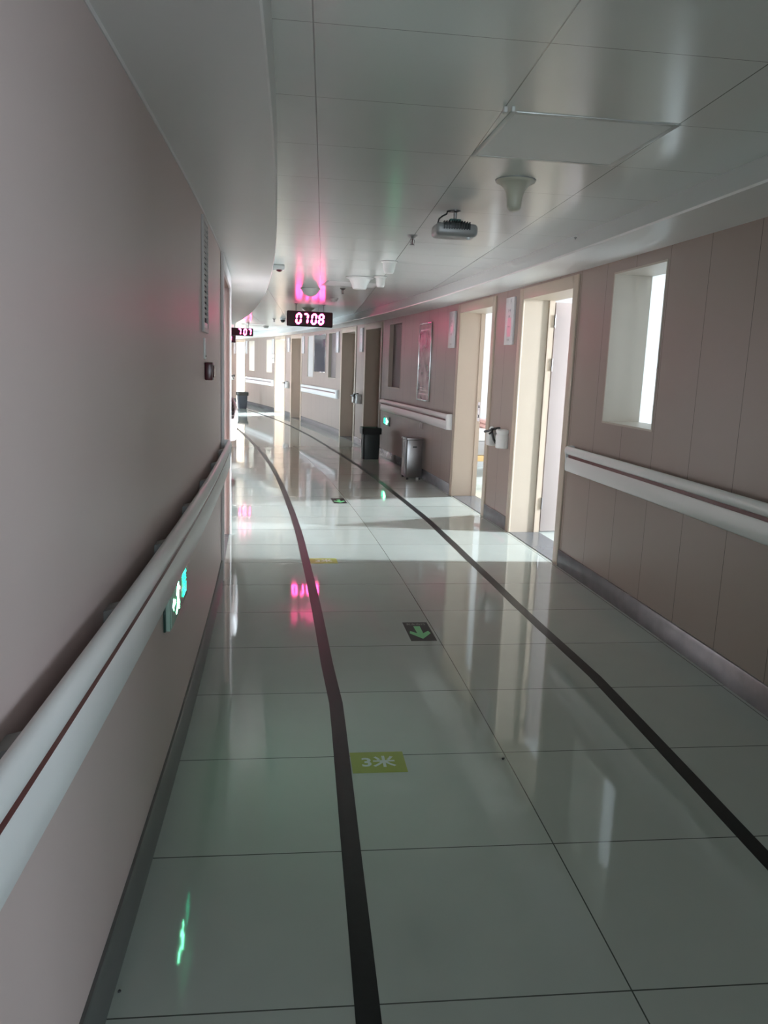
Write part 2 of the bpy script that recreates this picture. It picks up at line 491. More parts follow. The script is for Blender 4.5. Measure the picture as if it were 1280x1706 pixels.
room(8, 29.62, 34.0, 4.0, M['room'], (31.2, 32.6, 0.9, 2.5), 70, 'white room at the far end of the corridor')
room(9, ALC[0] - 0.4, ALC[1] + 0.4, 3.2, M['room'], (16.2, 18.9, 0.9, 2.2), 8, 'unseen white bay opening off the left wall', side=-1)  # unseen bay added for the light that reaches the right wall from the left
room(11, ALC2[0] - 0.4, ALC2[1] + 0.4, 3.2, M['room'], (23.2, 26.4, 0.9, 2.2), 7.5, 'second unseen white bay added to light the far walls', side=-1)  # unseen bay added to brighten the far end of the right wall
room(10, -4.6, 2.2, 3.4, M['room'], (-4.2, -2.6, 0.9, 2.4), 11, label='unseen daylit room beside the near end of the corridor')  # unseen room; its window lights the left wall through the open door
outer_window(frame(S0, 0.85, 0, -PI / 2), 1.3, 0.9, 2.0, 13.0, 'unseen window added to light the near end of the corridor')  # glowing window added behind the camera for ambient light

# daylight falling in through the tall windows of the two nearest open rooms
def window_light(name, s, depth, z, w, h, power, aim, spread=70):
    l = bpy.data.lights.new(name, 'AREA'); l.shape = 'RECTANGLE'; l.size = w; l.size_y = h
    l.energy = power; l.color = (0.86, 0.925, 1.0); l.spread = math.radians(spread)
    o = bpy.data.objects.new(name, l); COL.objects.link(o)
    o.location = W(s, DR + TH + depth, z)
    d = W(*aim) - o.location
    o.rotation_euler = d.to_track_quat('-Z', 'Y').to_euler()
window_light('window_daylight', 5.50, 8.1, 2.45, .30, 1.2, 132, (6.6, .9, 0.1))
window_light('window_daylight', 10.35, 8.1, 2.45, .40, 1.2, 132, (8.4, .9, 0.1))
window_light('window_daylight', 24.6, 3.9, 2.0, .8, 1.0, 270, (23.2, .6, 0.0))
window_light('window_daylight', 27.6, 3.9, 2.0, .8, 1.0, 270, (28.5, .6, 0.0))

# skirting
bm = B()
segs = []
cur = S0
for a, b in sorted([(s - .10, s + NW + .09) for s in NEAR] + [(s - .10, s + FW + .09) for s in FAR]):
    segs.append((cur, a)); cur = b
segs.append((cur, S1))
for a, b in segs:
    sweep(bm, [(DR, 0.0), (DR - .014, 0.0), (DR - .014, .122), (DR - .010, .128), (DR, .128)], a, b)
struct('baseboard_right', bm, M['base'], 'grey stone-look skirting below the brown right wall', 'baseboard')
bm = B()
for a, b in ((S0, LDOOR[0] - .10), (LDOOR[1] + .10, ALC[0]), (ALC[1], ALC2[0]), (ALC2[1], S1)):
    sweep(bm, [(DL, 0.0), (DL + .012, 0.0), (DL + .012, .138), (DL + .008, .145), (DL, .145)], a, b)
struct('baseboard_left', bm, M['base_l'], 'dark grey skirting below the left wall', 'baseboard')

# ---------------------------------------------------------------- doors
DOOR_NO = [0]
def door(s, w, open_deg, hinge_far, label, leafm, h=DH, side=1, th=TH, leaf_x=None, framem=None, liningm=None):
    DOOR_NO[0] += 1
    sc = s + w / 2
    mw = frame(sc, DR if side > 0 else DL, 0, 0 if side > 0 else PI)
    t = thing('door_%d' % DOOR_NO[0], mw, label, 'door', kind='structure')
    fm = framem or M['wood']
    bm = B(); y = w / 2; cw = .09; pr = .016
    box(bm, -pr, .002, -y - cw, -y + .004, 0, h + cw, .003)
    box(bm, -pr, .002, y - .004, y + cw, 0, h + cw, .003)
    box(bm, -pr, .002, -y + .004, y - .004, h - .004, h + cw, .003)
    mk('door_frame', bm, fm, t)
    bm = B()
    for k in (-1, 1):
        box(bm, .002, th, min(k * y, k * (y + .018)), max(k * y, k * (y + .018)), 0, h + .018)
    box(bm, .002, th, -y, y, h, h + .018)
    # door stop
    for k in (-1, 1):
        box(bm, th - .055, th - .04, min(k * y, k * (y - .012)), max(k * y, k * (y - .012)), 0, h)
    mk('door_lining', bm, liningm or M['wood'], t)
    bm = B(); box(bm, .0, th, -y, y, 0, .004)
    mk('threshold', bm, M['stone'], t)
    lx = th + .005 if leaf_x is None else leaf_x
    hy = y if hinge_far else -y
    pv = Matrix.Translation((lx, hy, 0)) @ Matrix.Rotation(math.radians(open_deg) * (1 if hinge_far else -1), 4, 'Z')
    dirn = -1 if hinge_far else 1
    bm = B()
    ys = sorted((dirn * .004, dirn * (w - .004)))
    box(bm, 0, .042, ys[0], ys[1], .012, h - .012, .003)
    lf = mk('door_leaf', bm, leafm, t, mw=pv)
    for z in (.22, 1.48, 1.86):
        bm = B(); lathe(bm, [(0, 0), (.007, 0), (.007, .11), (0, .11)], -.004, dirn * .001, z, 12)
        box(bm, .004, .038, min(dirn * .002, dirn * .0045), max(dirn * .002, dirn * .0045), z, z + .11)
        mk('hinge', bm, M['dull_metal'], lf)
    bm = B(); hy2 = dirn * (w - .07)
    box(bm, -.006, 0, hy2 - .022, hy2 + .022, .93, 1.13, .003)
    tube(bm, [(-.004, hy2, 1.05), (-.045, hy2, 1.05), (-.05, hy2 - dirn * .03, 1.05), (-.05, hy2 - dirn * .12, 1.05)], .009)
    box(bm, .042, .048, hy2 - .022, hy2 + .022, .93, 1.13, .003)
    tube(bm, [(.046, hy2, 1.05), (.085, hy2, 1.05), (.09, hy2 - dirn * .03, 1.05), (.09, hy2 - dirn * .12, 1.05)], .009)
    mk('door_handle', bm, M['steel'], lf)
    # strike plate on the latch side
    bm = B(); k = -1 if hinge_far else 1
    yy = k * (y - .0015)
    box(bm, th - .035, th - .005, min(yy, k * y), max(yy, k * y), .88, 1.10)
    sp = mk('strike_plate', bm, M['chrome'], t)
    bm = B()
    yy2 = k * (y - .003)
    for z in (.92, 1.03): box(bm, th - .026, th - .014, min(yy2, k * y), max(yy2, k * y), z, z + .035)
    mk('latch_hole', bm, M['black'], sp)
    return t
door(NEAR[0], NW, 97, True, 'open door behind the camera on the right', M['leaf'])
door(FAR[0], FW, 0, False, 'closed beige door nearest the camera on the right', M['leaf'])
door(NEAR[1], NW, 97, True, 'nearest open doorway with a pale leaf swung in and steel hinges', M['leaf'])
door(FAR[1], FW, 96, False, 'second open doorway, just beyond the pair of wall dispensers', M['leaf'])
door(NEAR[2], NW, 0, True, 'dark brown shaded doorway behind the dark green bin', M['leaf'])
door(FAR[2], FW, 0, False, 'dull pinkish doorway just beyond the brown one', M['leaf'])
door(NEAR[3], NW, 0, True, 'dark olive doorway at the far end of the third handrail', M['leaf'])
door(FAR[3], FW, 95, False, 'bright cream doorway beyond the olive one', M['leaf'])
door(NEAR[4], NW, 95, True, 'overexposed pale doorway right behind the far bin', M['leaf'])
door(FAR[4], FW, 20, False, 'farthest doorway, pinkish, at the edge of the left wall', M['leaf'])
door(LDOOR[0], LDOOR[1] - LDOOR[0], 0, True, 'doorway in the left wall past the red box, seen edge on', M['leaf_l'], h=2.05, side=-1, th=.24, leaf_x=.10, framem=M['white_frame'], liningm=M['leaf_l'])

# ---------------------------------------------------------------- narrow windows in the right wall
NLAB = ['bright nearest window with cream reveal above the handrail', 'dark window between the brown doorway and the red poster',
        'dark narrow window just beyond the pinkish doorway', 'faint pale window beyond the mirror-like notice board',
        'bright white window beside the far cream doorway', 'pale farthest window left of the bright white one']
NPANE = ['frosted', 'blind_dark', 'blind_dark', 'blind_pale', 'frosted', 'frosted']
for i, (a, b, z0, z1) in enumerate(NICHE):
    t = thing('window_%d' % (i + 1), frame((a + b) / 2, DR, 0), NLAB[i], 'window', kind='structure')
    y = (b - a) / 2
    bm = B(); d = TH - .01; f = .012
    for k in (-1, 1): box(bm, -.004, d, min(k * y, k * (y + f)), max(k * y, k * (y + f)), z0 - f, z1 + f)
    box(bm, -.004, d, -y, y, z0 - f, z0); box(bm, -.004, d, -y, y, z1, z1 + f)
    mk('window_frame', bm, M['reveal'], t)
    bm = B(); dp = d - .018 if NPANE[i] == 'frosted' else (.02 if NPANE[i] == 'blind_pale' else .06)
    if NPANE[i] == 'frosted':
        vs = [bm.verts.new((dp, yy, zz)) for yy, zz in ((-y, z0), (y, z0), (y, z1), (-y, z1))]; bm.faces.new(vs)
    else:
        box(bm, dp, dp + .012, -y, y, z0, z1)
    mk('pane' if NPANE[i] == 'frosted' else 'blind', bm, M[NPANE[i]], t, smooth=False)

# ---------------------------------------------------------------- handrails
def handrail(side, s0, s1, b, label, cap0=True, cap1=True):
    sg = -1 if side > 0 else 1
    base = DR if side > 0 else DL
    f = lambda pr: [(base + sg * o, b + z) for o, z in pr]
    board = [(.020, .006), (.026, 0), (.050, 0), (.057, .008), (.059, .05), (.057, .098), (.052, .104), (.020, .104)]
    strip = [(.020, .103), (.0552, .103), (.0562, .128), (.020, .128)]
    grip = [(.036, .128), (.056, .124), (.064, .131), (.069, .146), (.068, .162), (.062, .177), (.052, .185), (.042, .182), (.036, .170)]
    t = thing('handrail', frame(s0, base, 0, 0 if side > 0 else PI), label, 'handrail', 'wall handrails')
    bm = B(); sweep(bm, f(board), s0, s1, .15); mk('bumper_board', bm, M['pvc'], t, world=True, angle=50)
    bm = B(); sweep(bm, f(strip), s0 + .05, s1 - .05, .15); mk('inlay_strip', bm, M['red_strip'], t, world=True)
    bm = B(); sweep(bm, f(grip), s0, s1, .15); mk('grip', bm, M['pvc'], t, world=True, angle=60)
    for flag, s, dr in ((cap0, s0, -1), (cap1, s1, 1)):
        if not flag: continue
        bm = B()
        full = [(.0, .0), (.048, .0), (.057, .01), (.060, .05), (.068, .14), (.067, .165), (.055, .185), (.0, .185)]
        rings = []
        for k in range(6):
            th = k / 5 * PI / 2
            sc = math.cos(th) * .88 + .12
            rings.append([bm.verts.new(W(s + dr * .05 * math.sin(th) - dr * .05, base + sg * (o * sc), b + z)) for o, z in full])
        for p, q in zip(rings, rings[1:]):
            for k in range(len(full)):
                j = (k + 1) % len(full)
                bm.faces.new((p[k], p[j], q[j], q[k]))
        bm.faces.new(rings[0]); bm.faces.new(rings[-1][::-1])
        bmesh.ops.transform(bm, matrix=Matrix.Translation(W(s + dr * .03, base) - W(s, base)), verts=bm.verts)
        mk('end_cap', bm, M['pvc'], t, world=True, angle=45)
    n = max(2, int((s1 - s0) / .62))
    for k in range(n):
        s = s0 + (s1 - s0) * (k + .5) / n
        bm = B(); sweep(bm, f([(0, .03), (.022, .03), (.022, .10), (.038, .13), (.038, .160), (0, .150)]), s - .03, s + .03, .1)
        mk('bracket', bm, M['grey_pvc'], t, world=True)
    return t
handrail(1, -7.0 + 8.9, 5.66, .757, 'white handrail with maroon line under the nearest window on the right', cap0=False)
handrail(1, 9.20, 12.96, .757, 'white handrail under the red poster, ending beside the second doorway')
handrail(1, 16.70, 20.42, .757, 'white handrail under the mirror-like notice board')
handrail(1, 24.10, 27.75, .757, 'white farthest handrail behind the far bin')
handrail(-1, -1.2, 5.46, .768, 'long white handrail with maroon line along the left wall', cap0=False)
handrail(-1, 7.12, 15.3, .79, 'end of the white handrail just past the left doorway')

# ---------------------------------------------------------------- floor tapes
def tape(ro_pts, label, w=.060):
    bm = B()
    def mid(s):
        for (a, x), (b, y) in zip(ro_pts, ro_pts[1:]):
            if s <= b: return x + (y - x) * (s - a) / (b - a)
        return ro_pts[-1][1]
    ss = srange(ro_pts[0][0], ro_pts[-1][0], .25)
    top = [[W(s, mid(s) - w / 2, .0012), W(s, mid(s) + w / 2, .0012)] for s in ss]
    vs = [[bm.verts.new(p) for p in q] for q in top]
    for a, b in zip(vs, vs[1:]): bm.faces.new((a[0], a[1], b[1], b[0]))
    r = bmesh.ops.extrude_face_region(bm, geom=bm.faces[:])
    for v in [g for g in r['geom'] if isinstance(g, bmesh.types.BMVert)]: v.co.z = .0002
    return tag(mk('floor_tape', bm, M['tape'], smooth=False), label, 'floor tape')

TL = [(0.6, .164), (1.55, .168), (2.25, .172), (2.80, .180), (3.32, .190), (3.80, .176), (5.9, .166), (6.9, .170), (8.6, .166), (12.0, .178), (14.7, .155), (30, .17)]
TR = [(0.6, 1.47), (2.2, 1.467), (3.6, 1.49), (4.3, 1.465), (4.8, 1.455), (6.0, 1.452), (7.7, 1.470), (9.2, 1.456), (11.1, 1.470), (14, 1.446), (20.6, 1.53), (30, 1.48)]
tape(TL, 'black floor tape running up the left half of the corridor')
tape(TR, 'black floor tape running along the right side of the corridor')

# ---------------------------------------------------------------- lettering
def text_mesh(body, size, fmap, h0=0.0, h1=0.0006, align='CENTER', bold=0.0):
    """flat lettering as a mesh; fmap(x, y, h) -> point"""
    cu = bpy.data.curves.new('lettering', 'FONT')
    cu.body = body; cu.size = size; cu.align_x = align; cu.align_y = 'CENTER'
    cu.resolution_u = 3; cu.offset = bold
    ob = bpy.data.objects.new('lettering', cu)
    COL.objects.link(ob)
    dg = bpy.context.evaluated_depsgraph_get()
    me = bpy.data.meshes.new_from_object(ob.evaluated_get(dg))
    bm = B(); bm.from_mesh(me)
    for v in bm.verts: v.co = fmap(v.co.x, v.co.y, h1)
    bpy.data.objects.remove(ob); bpy.data.curves.remove(cu); bpy.data.meshes.remove(me)
    return bm

# floor signs: local +x right (outward), +y away from the camera
def arrow_sign(s, ro, label, turn=0.0):
    t = thing('floor_arrow_sign', frame(s, ro, 0, turn), label, 'floor sign', 'arrow signs on the floor')
    bm = B(); box(bm, -.072, .072, -.155, .155, .0003, .0014)
    mk('backing', bm, M['sign_black'], t, smooth=False)
    bm = B()
    prism(bm, [(-.019, .085), (.019, .085), (.017, -.035), (.052, .005), (.060, -.035), (.0, -.125), (-.060, -.035), (-.052, .005), (-.017, -.035)], lambda x, y, h: Vector((x, y, h)), .0014, .0019)
    mk('arrow', bm, M['sign_green'], t, smooth=False)
    bm = text_mesh('\u5b89\u5168\u51fa\u53e3', .030, lambda x, y, h: Vector((x * .95, .118 + y * 1.15, .0019)), bold=.0006)
    mk('lettering', bm, M['sign_grey'], t, smooth=False)
    return t
arrow_sign(4.293, .729, 'nearer black floor sign with green arrow beside the tile joint')
arrow_sign(8.655, .725, 'farther black floor sign with green arrow in the band of light')

def metre_sign(s, ro, label, w=.205, d=.155):
    t = thing('distance_sticker', frame(s, ro), label, 'floor sticker', 'yellow distance stickers')
    bm = B(); box(bm, -w / 2, w / 2, -d / 2, d / 2, .0003, .0013)
    mk('backing', bm, M['yellow'], t, smooth=False)
    bm = text_mesh('3\u7c73', .088, lambda x, y, h: Vector((x, y - .004, .0019)), bold=.0022)
    mk('lettering', bm, M['sticker_white'], t, smooth=False)
    return t
metre_sign(2.795, .316, 'nearer yellow-green sticker with white 3\u7c73 beside the left tape')
metre_sign(5.945, .302, 'farther yellow-green sticker at the near edge of the light band')

# crumbs on the tiles
def crumb(s, ro, r, label):
    bm = B(); bmesh.ops.create_icosphere(bm, subdivisions=2, radius=r)
    for v in bm.verts:
        v.co += Vector((random.uniform(-1, 1), random.uniform(-1, 1), random.uniform(-1, 1))) * r * .18
        v.co.z = max(v.co.z * .8 + r * .7, 0)
    return tag(mk('crumb', bm, M['black'], mw=frame(s, ro, .0004), angle=60), label, 'crumb')
crumb(2.79, .800, .0055, 'tiny dark crumb by the tile joint right of the nearer yellow sticker')
crumb(1.71, -.412, .004, 'tiny dark crumb on the floor by the left skirting')

# ---------------------------------------------------------------- exit signs
def exit_sign(side, s, z, w, h, label, flip=1):
    base = DR if side > 0 else DL
    mw = frame(s, base, z, PI if side > 0 else 0)       # local +x points into the corridor
    t = thing('exit_sign', mw, label, 'exit sign', 'low exit signs')
    bm = B(); box(bm, 0, .007, -w / 2 - .002, w / 2 + .002, -h / 2 - .002, h / 2 + .002, .001)
    mk('back_plate', bm, M['exit_edge'], t)
    bm = B(); box(bm, .007, .022, -w / 2, w / 2, -h / 2, h / 2, .003)
    mk('housing', bm, M['exit_body'], t)
    bm = B(); box(bm, .022, .026, -w / 2 + .008, w / 2 - .008, -h / 2 + .008, h / 2 - .008, .001)
    mk('faceplate', bm, M['exit_body'], t)
    q = lambda x, y, hh: Vector((.026 + hh, flip * x, y))
    bm = B(); u = h / 0.16
    def poly(pts, ox=0, k=1): prism(bm, [(ox + x * u * k, y * u) for x, y in pts], q, .0, .0014)
    circ = [(.012 * math.cos(2 * PI * i / 12) + .006, .045 + .012 * math.sin(2 * PI * i / 12)) for i in range(12)]
    ox = -w * .12
    poly(circ, ox)
    poly([(-.012, .030), (.014, .030), (.012, -.012), (-.012, -.012)], ox)
    poly([(.010, .030), (.040, .014), (.046, .022), (.014, .040)], ox)
    poly([(-.010, .030), (-.034, .010), (-.040, .018), (-.014, .040)], ox)
    poly([(.012, -.010), (.034, -.030), (.028, -.056), (.018, -.054), (.022, -.034), (-.002, -.014)], ox)
    poly([(-.012, -.012), (-.022, -.034), (-.052, -.044), (-.052, -.054), (-.014, -.044), (.004, -.014)], ox)
    ox2 = -w * .34
    poly([(-.035, .006), (.012, .006), (.012, .022), (.040, 0), (.012, -.022), (.012, -.006), (-.035, -.006)], ox2, -1)
    mk('running_figure', bm, M['exit_glow'], t, smooth=False)
    bm = text_mesh('\u5b89\u5168\n\u51fa\u53e3', h * .34, lambda x, y, hh: q(w * .27 + x, y, .0015))
    mk('lettering', bm, M['exit_green'], t, smooth=False)
    return t
exit_sign(-1, 2.80, .668, .42, .15, 'glowing green exit sign low on the left wall under the handrail')
exit_sign(1, 12.66, .60, .34, .14, 'small glowing exit sign low on the right wall beside the dark green bin', -1)

# ---------------------------------------------------------------- wall plates and posters
def sign_plate(s, z0, z1, w, label, pink=False):
    t = thing('door_sign', frame(s, DR, (z0 + z1) / 2, PI), label, 'sign', 'white plates beside the doors')
    h = z1 - z0
    bm = B(); box(bm, 0, .022, -w / 2, w / 2, -h / 2, h / 2, .004)
    mk('plate', bm, M['plate'], t)
    if pink:
        bm = B(); box(bm, .022, .0226, -w * .16, w * .28, -h * .33, h * .07)
        mk('pink_patch', bm, M['plate_pink'], t, smooth=False)  # pink rectangle over the lower part of the plate
    for zz, n, cw, ch in ((.41, 1, .018, .034), (.22, 2, .03, .028), (.10, 2, .016, .016), (-.12, 3, .016, .014), (-.40, 3, .016, .02)):
        for i in range(n):
            bm = B()
            y = (i - (n - 1) / 2) * cw * 1.35 + (0.03 if n == 1 else 0)
            c = Vector((.0226, y, zz * h))
            box(bm, .0222, .0230, y - cw / 2, y + cw / 2, zz * h - ch * .08, zz * h + ch * .08)
            box(bm, .0222, .0230, y - cw * .08, y + cw * .08, zz * h - ch / 2, zz * h + ch / 2)
            box(bm, .0222, .0230, y - cw / 2, y + cw / 2, zz * h + ch * .36, zz * h + ch * .5)
            mk('printed_mark', bm, M['plate_ink'], t, smooth=False)
    return t
sign_plate(7.315, 1.705, 2.13, .23, 'white plate with pink patch between the two nearest open doors', True)
sign_plate(9.32, 1.705, 2.122, .24, 'white plate between the second open doorway and the red poster')
sign_plate(14.74, 1.705, 2.13, .24, 'white plate between the brown and the pinkish doorways')
sign_plate(16.83, 1.705, 2.13, .24, 'white plate at the far side of the pinkish doorway')
sign_plate(20.44, 1.70, 2.12, .24, 'white plate at the near side of the olive doorway')
sign_plate(22.15, 1.75, 2.12, .26, 'white plate between the olive and the bright cream doorways')
sign_plate(24.13, 1.70, 2.12, .24, 'white plate beside the bright white far window')
sign_plate(27.80, 1.70, 2.12, .24, 'white plate at the near side of the overexposed doorway')
sign_plate(29.50, 1.70, 2.12, .24, 'white plate at the far side of the overexposed doorway')
# short notice under the far plate
t = thing('paper_notice', frame(24.13, DR, 1.56, PI), 'small curling white papers under the plate by the far cream doorway', 'notice')
bm = B(); box(bm, 0, .006, -.13, .12, .02, .12); box(bm, .004, .012, -.10, .13, -.13, .0, M4=Matrix.Rotation(.06, 4, 'X'))
mk('sheet', bm, M['white'], t, smooth=False)

def poster(s, z0, z1, w, mp, label, blots, cat='poster'):
    t = thing('framed_poster', frame(s, DR, (z0 + z1) / 2, PI), label, cat)
    h = z1 - z0; fw = .018
    bm = B(); box(bm, 0, .012, -w / 2 + fw, w / 2 - fw, -h / 2 + fw, h / 2 - fw)
    mk('print', bm, M[mp], t, smooth=False)
    bm = B()
    for k in (-1, 1):
        box(bm, 0, .02, min(k * w / 2, k * (w / 2 - fw)), max(k * w / 2, k * (w / 2 - fw)), -h / 2, h / 2, .003)
        box(bm, 0, .02, -w / 2 + fw, w / 2 - fw, min(k * h / 2, k * (h / 2 - fw)), max(k * h / 2, k * (h / 2 - fw)), .003)
    mk('frame', bm, M['chrome'], t)
    if blots:
        for y0, y1, a, b in blots:
            bm = B(); box(bm, .0121, .0127, y0 * w, y1 * w, a * h, b * h)
            mk('pale_line', bm, M['plate_pink'], t, smooth=False)
    return t
poster(10.56, 1.03, 2.05, .62, 'poster', 'tall framed dark red poster behind glass above the steel bin', [(-.38, .38, .40, .415), (-.38, .38, -.42, -.40), (-.3, .3, -.37, -.355), (-.3, .25, -.34, -.328)])
poster(18.60, 1.27, 2.125, 1.18, 'mirror_glass', 'mirror-like glazed notice board reflecting the clock and a bright door', None, 'notice board')

# ---------------------------------------------------------------- wall dispensers
def dispenser(s, z, label, sc=1.0):
    t = thing('wall_dispenser', frame(s, DR, z, PI) @ Matrix.Scale(sc, 4), label, 'dispenser', 'wall dispensers on the piers')
    bm = B()
    prof = [(0, -.085), (0.062, -.085), (.066, -.08), (.066, .03), (.060, .042), (.060, .052), (.066, .062), (.066, .082), (.060, .088), (0, .088)]
    lathe(bm, prof, .035, 0, 0, 28)
    mk('canister', bm, M['white'], t)
    bm = B(); box(bm, 0, .02, -.05, .05, -.07, .075, .003)
    mk('wall_bracket', bm, M['grey_pvc'], t)
    return t
def lever_dispenser(s, z, label):
    t = thing('wall_dispenser', frame(s, DR, z, PI), label, 'dispenser', 'wall dispensers on the piers')
    bm = B(); box(bm, 0, .095, -.055, .055, -.085, .055, .014, 3)
    mk('tank', bm, M['white'], t)
    bm = B(); lathe(bm, [(0, .055), (.03, .055), (.028, .085), (.014, .10), (0, .10)], .05, 0, 0, 20)
    mk('bottle_top', bm, M['clear'], t)
    bm = B()
    tube(bm, [(.02, .085, .088), (.05, .065, .080), (.085, .03, .060), (.115, -.03, .045)], .012)
    tube(bm, [(.075, .062, .085), (.07, .075, .03), (.055, .082, -.02), (.03, .085, -.06)], .011)
    tube(bm, [(.07, .065, .08), (.085, .09, .05), (.11, .105, .035)], .010)
    box(bm, 0, .03, .066, .10, .03, .10, .004)
    mk('lever', bm, M['black'], t)
    return t
dispenser(7.24, .84, 'white canister on the pier between the two nearest open doors')
lever_dispenser(7.53, .835, 'white tank with black lever beside the canister between the open doors')
dispenser(14.70, .85, 'grey-looking canister on the pier between the brown and pinkish doorways')
lever_dispenser(15.0, .85, 'small tank with black lever next to the pinkish doorway')
dispenser(22.12, .86, 'white canister on the pier before the bright cream doorway')
lever_dispenser(22.36, .86, 'tiny tank with dark lever at the edge of the cream doorway')
lever_dispenser(29.62, .86, 'farthest tank with dark lever beside the overexposed doorway')

# ---------------------------------------------------------------- socket
t = thing('wall_socket', frame(10.60, DR, .695, PI), 'pale socket plate under the handrail above the steel bin', 'socket')
bm = B(); box(bm, 0, .008, -.075, .075, -.04, .04, .003); mk('plate', bm, M['outlet'], t)
for k in (-1, 1):
    bm = B(); box(bm, .008, .011, k * .037 - .028, k * .037 + .028, -.03, .03, .002)
    mk('socket_insert', bm, M['outlet'], t)

# ---------------------------------------------------------------- bins
def tub_bin(s, ro, w0, w1, h, m, label, bag=True):
    t = thing('rubbish_bin', frame(s, ro), label, 'bin', 'open plastic rubbish bins')
    def ring(bm, wx, wy, z, rad=.03, n=4):
        out = []
        for cx, cy, a0 in ((1, 1, 0), (-1, 1, 90), (-1, -1, 180), (1, -1, 270)):
            for k in range(n + 1):
                a = math.radians(a0 + 90 * k / n)
                out.append(bm.verts.new((cx * (wx - rad) + rad * math.cos(a), cy * (wy - rad) + rad * math.sin(a), z)))
        return out
    def loft(bm, rings, cap0=True, cap1=True):
        for a, b in zip(rings, rings[1:]):
            n = len(a)
            for k in range(n):
                j = (k + 1) % n
                bm.faces.new((a[k], a[j], b[j], b[k]))
        if cap0: bm.faces.new(rings[0][::-1])
        if cap1: bm.faces.new(rings[-1])
    bm = B(); d = .85
    loft(bm, [ring(bm, w0 / 2, w0 / 2 * d, 0), ring(bm, (w0 + w1) / 4, (w0 + w1) / 4 * d, h * .5), ring(bm, w1 / 2 - .012, (w1 / 2 - .012) * d, h * .93),
              ring(bm, w1 / 2 - .016, (w1 / 2 - .016) * d, h * .93), ring(bm, w0 / 2 - .012, (w0 / 2 - .012) * d, .015)])
    mk('body', bm, m, t)
    bm = B()
    loft(bm, [ring(bm, w1 / 2 - .018, (w1 / 2 - .018) * d, h * .90), ring(bm, w1 / 2 + .004, w1 / 2 * d + .004, h * .905), ring(bm, w1 / 2 + .010, w1 / 2 * d + .010, h * .95),
              ring(bm, w1 / 2 + .006, w1 / 2 * d + .006, h), ring(bm, w1 / 2 - .014, (w1 / 2 - .014) * d, h), ring(bm, w1 / 2 - .018, (w1 / 2 - .018) * d, h * .90)], False, False)
    mk('rim', bm, m, t)
    bm = B()
    loft(bm, [ring(bm, w1 / 2 + .014, w1 / 2 * d + .014, h * .80), ring(bm, w1 / 2 + .017, w1 / 2 * d + .017, h * .97), ring(bm, w1 / 2 + .008, w1 / 2 * d + .008, h + .006),
              ring(bm, w1 / 2 - .03, w1 / 2 * d - .03, h - .03), ring(bm, w0 / 2 - .03, w0 / 2 * d - .03, h * .35)], False, True)
    for v in bm.verts:
        v.co.x += random.uniform(-.003, .003); v.co.y += random.uniform(-.003, .003); v.co.z += random.uniform(-.008, .008) * (v.co.z < h * .85)
    mk('bin_liner', bm, M['bag'], t)
    return t
tub_bin(12.62, 1.83, .255, .285, .495, M['dark_bin'], 'dark green open bin standing before the brown doorway')
tub_bin(25.7, 1.50, .25, .32, .50, M['blue_bin'], 'slate blue open bin in front of the overexposed far doorway')

t = thing('steel_bin', frame(10.45, 1.955), 'stainless steel box bin on short feet under the red poster', 'bin')
bm = B(); box(bm, -.105, .105, -.15, .15, .03, .525, .006)
mk('body', bm, M['steel'], t)
bm = B(); box(bm, -.118, .118, -.163, .163, .525, .552, .006)
mk('lid', bm, M['steel'], t)
bm = B(); box(bm, -.108, -.105, -.005, .005, .06, .5); box(bm, -.1065, -.105, -.13, .13, .285, .291)
mk('door_seam', bm, M['dull_metal'], t)
bm = B(); box(bm, -.03, .025, -.1515, -.150, .425, .445, .0005)
mk('slot', bm, M['black'], t)
for x in (-.085, .085):
    for y in (-.13, .13):
        bm = B(); lathe(bm, [(0, 0), (.014, 0), (.016, .012), (.012, .032), (0, .032)], x, y, 0, 14)
        mk('foot', bm, M['black'], t)

# ---------------------------------------------------------------- left wall fittings
t = thing('vent_grille', frame(4.05, DL, 1.86, 0), 'tall louvred vent grille high on the left wall', 'vent')
w, h = .25, .52
bm = B()
for k in (-1, 1):
    box(bm, 0, .012, min(k * w / 2, k * (w / 2 - .022)), max(k * w / 2, k * (w / 2 - .022)), -h / 2, h / 2, .002)
    box(bm, 0, .012, -w / 2 + .022, w / 2 - .022, min(k * h / 2, k * (h / 2 - .022)), max(k * h / 2, k * (h / 2 - .022)), .002)
mk('frame', bm, M['louver'], t)
bm = B(); box(bm, .0005, .002, -w / 2 + .02, w / 2 - .02, -h / 2 + .02, h / 2 - .02); mk('gap_shade', bm, M['vent_dark'], t)  # near-black sheet on the wall standing for the shade between the slats
for i in range(17):
    z = -h / 2 + .075 + i * .0255
    bm = B(); box(bm, -.006, .006, -w / 2 + .022, w / 2 - .022, -.0012, .0012, M4=Matrix.Translation((.007, 0, z)) @ Matrix.Rotation(math.radians(-38), 4, 'Y'))
    mk('slat', bm, M['louver'], t)
bm = B(); box(bm, .002, .009, -w / 2 + .022, w / 2 - .022, -h / 2 + .022, -h / 2 + .046, .002); mk('blanking_strip', bm, M['white'], t)

t = thing('wall_tag', frame(4.06, DL, 1.525, 0), 'slim pale tag on the left wall below the vent grille', 'tag')
bm = B(); box(bm, 0, .006, -.04, .04, -.05, .05, .002); mk('tag_body', bm, M['pvc'], t)
bm = B(); lathe(bm, [(0, .006), (.006, .006), (.005, .009), (0, .009)], 0, 0, 0, 12, M4=Matrix.Translation((0, 0, -.035)) @ Matrix.Rotation(PI / 2, 4, 'Y')); mk('stud', bm, M['chrome'], t)

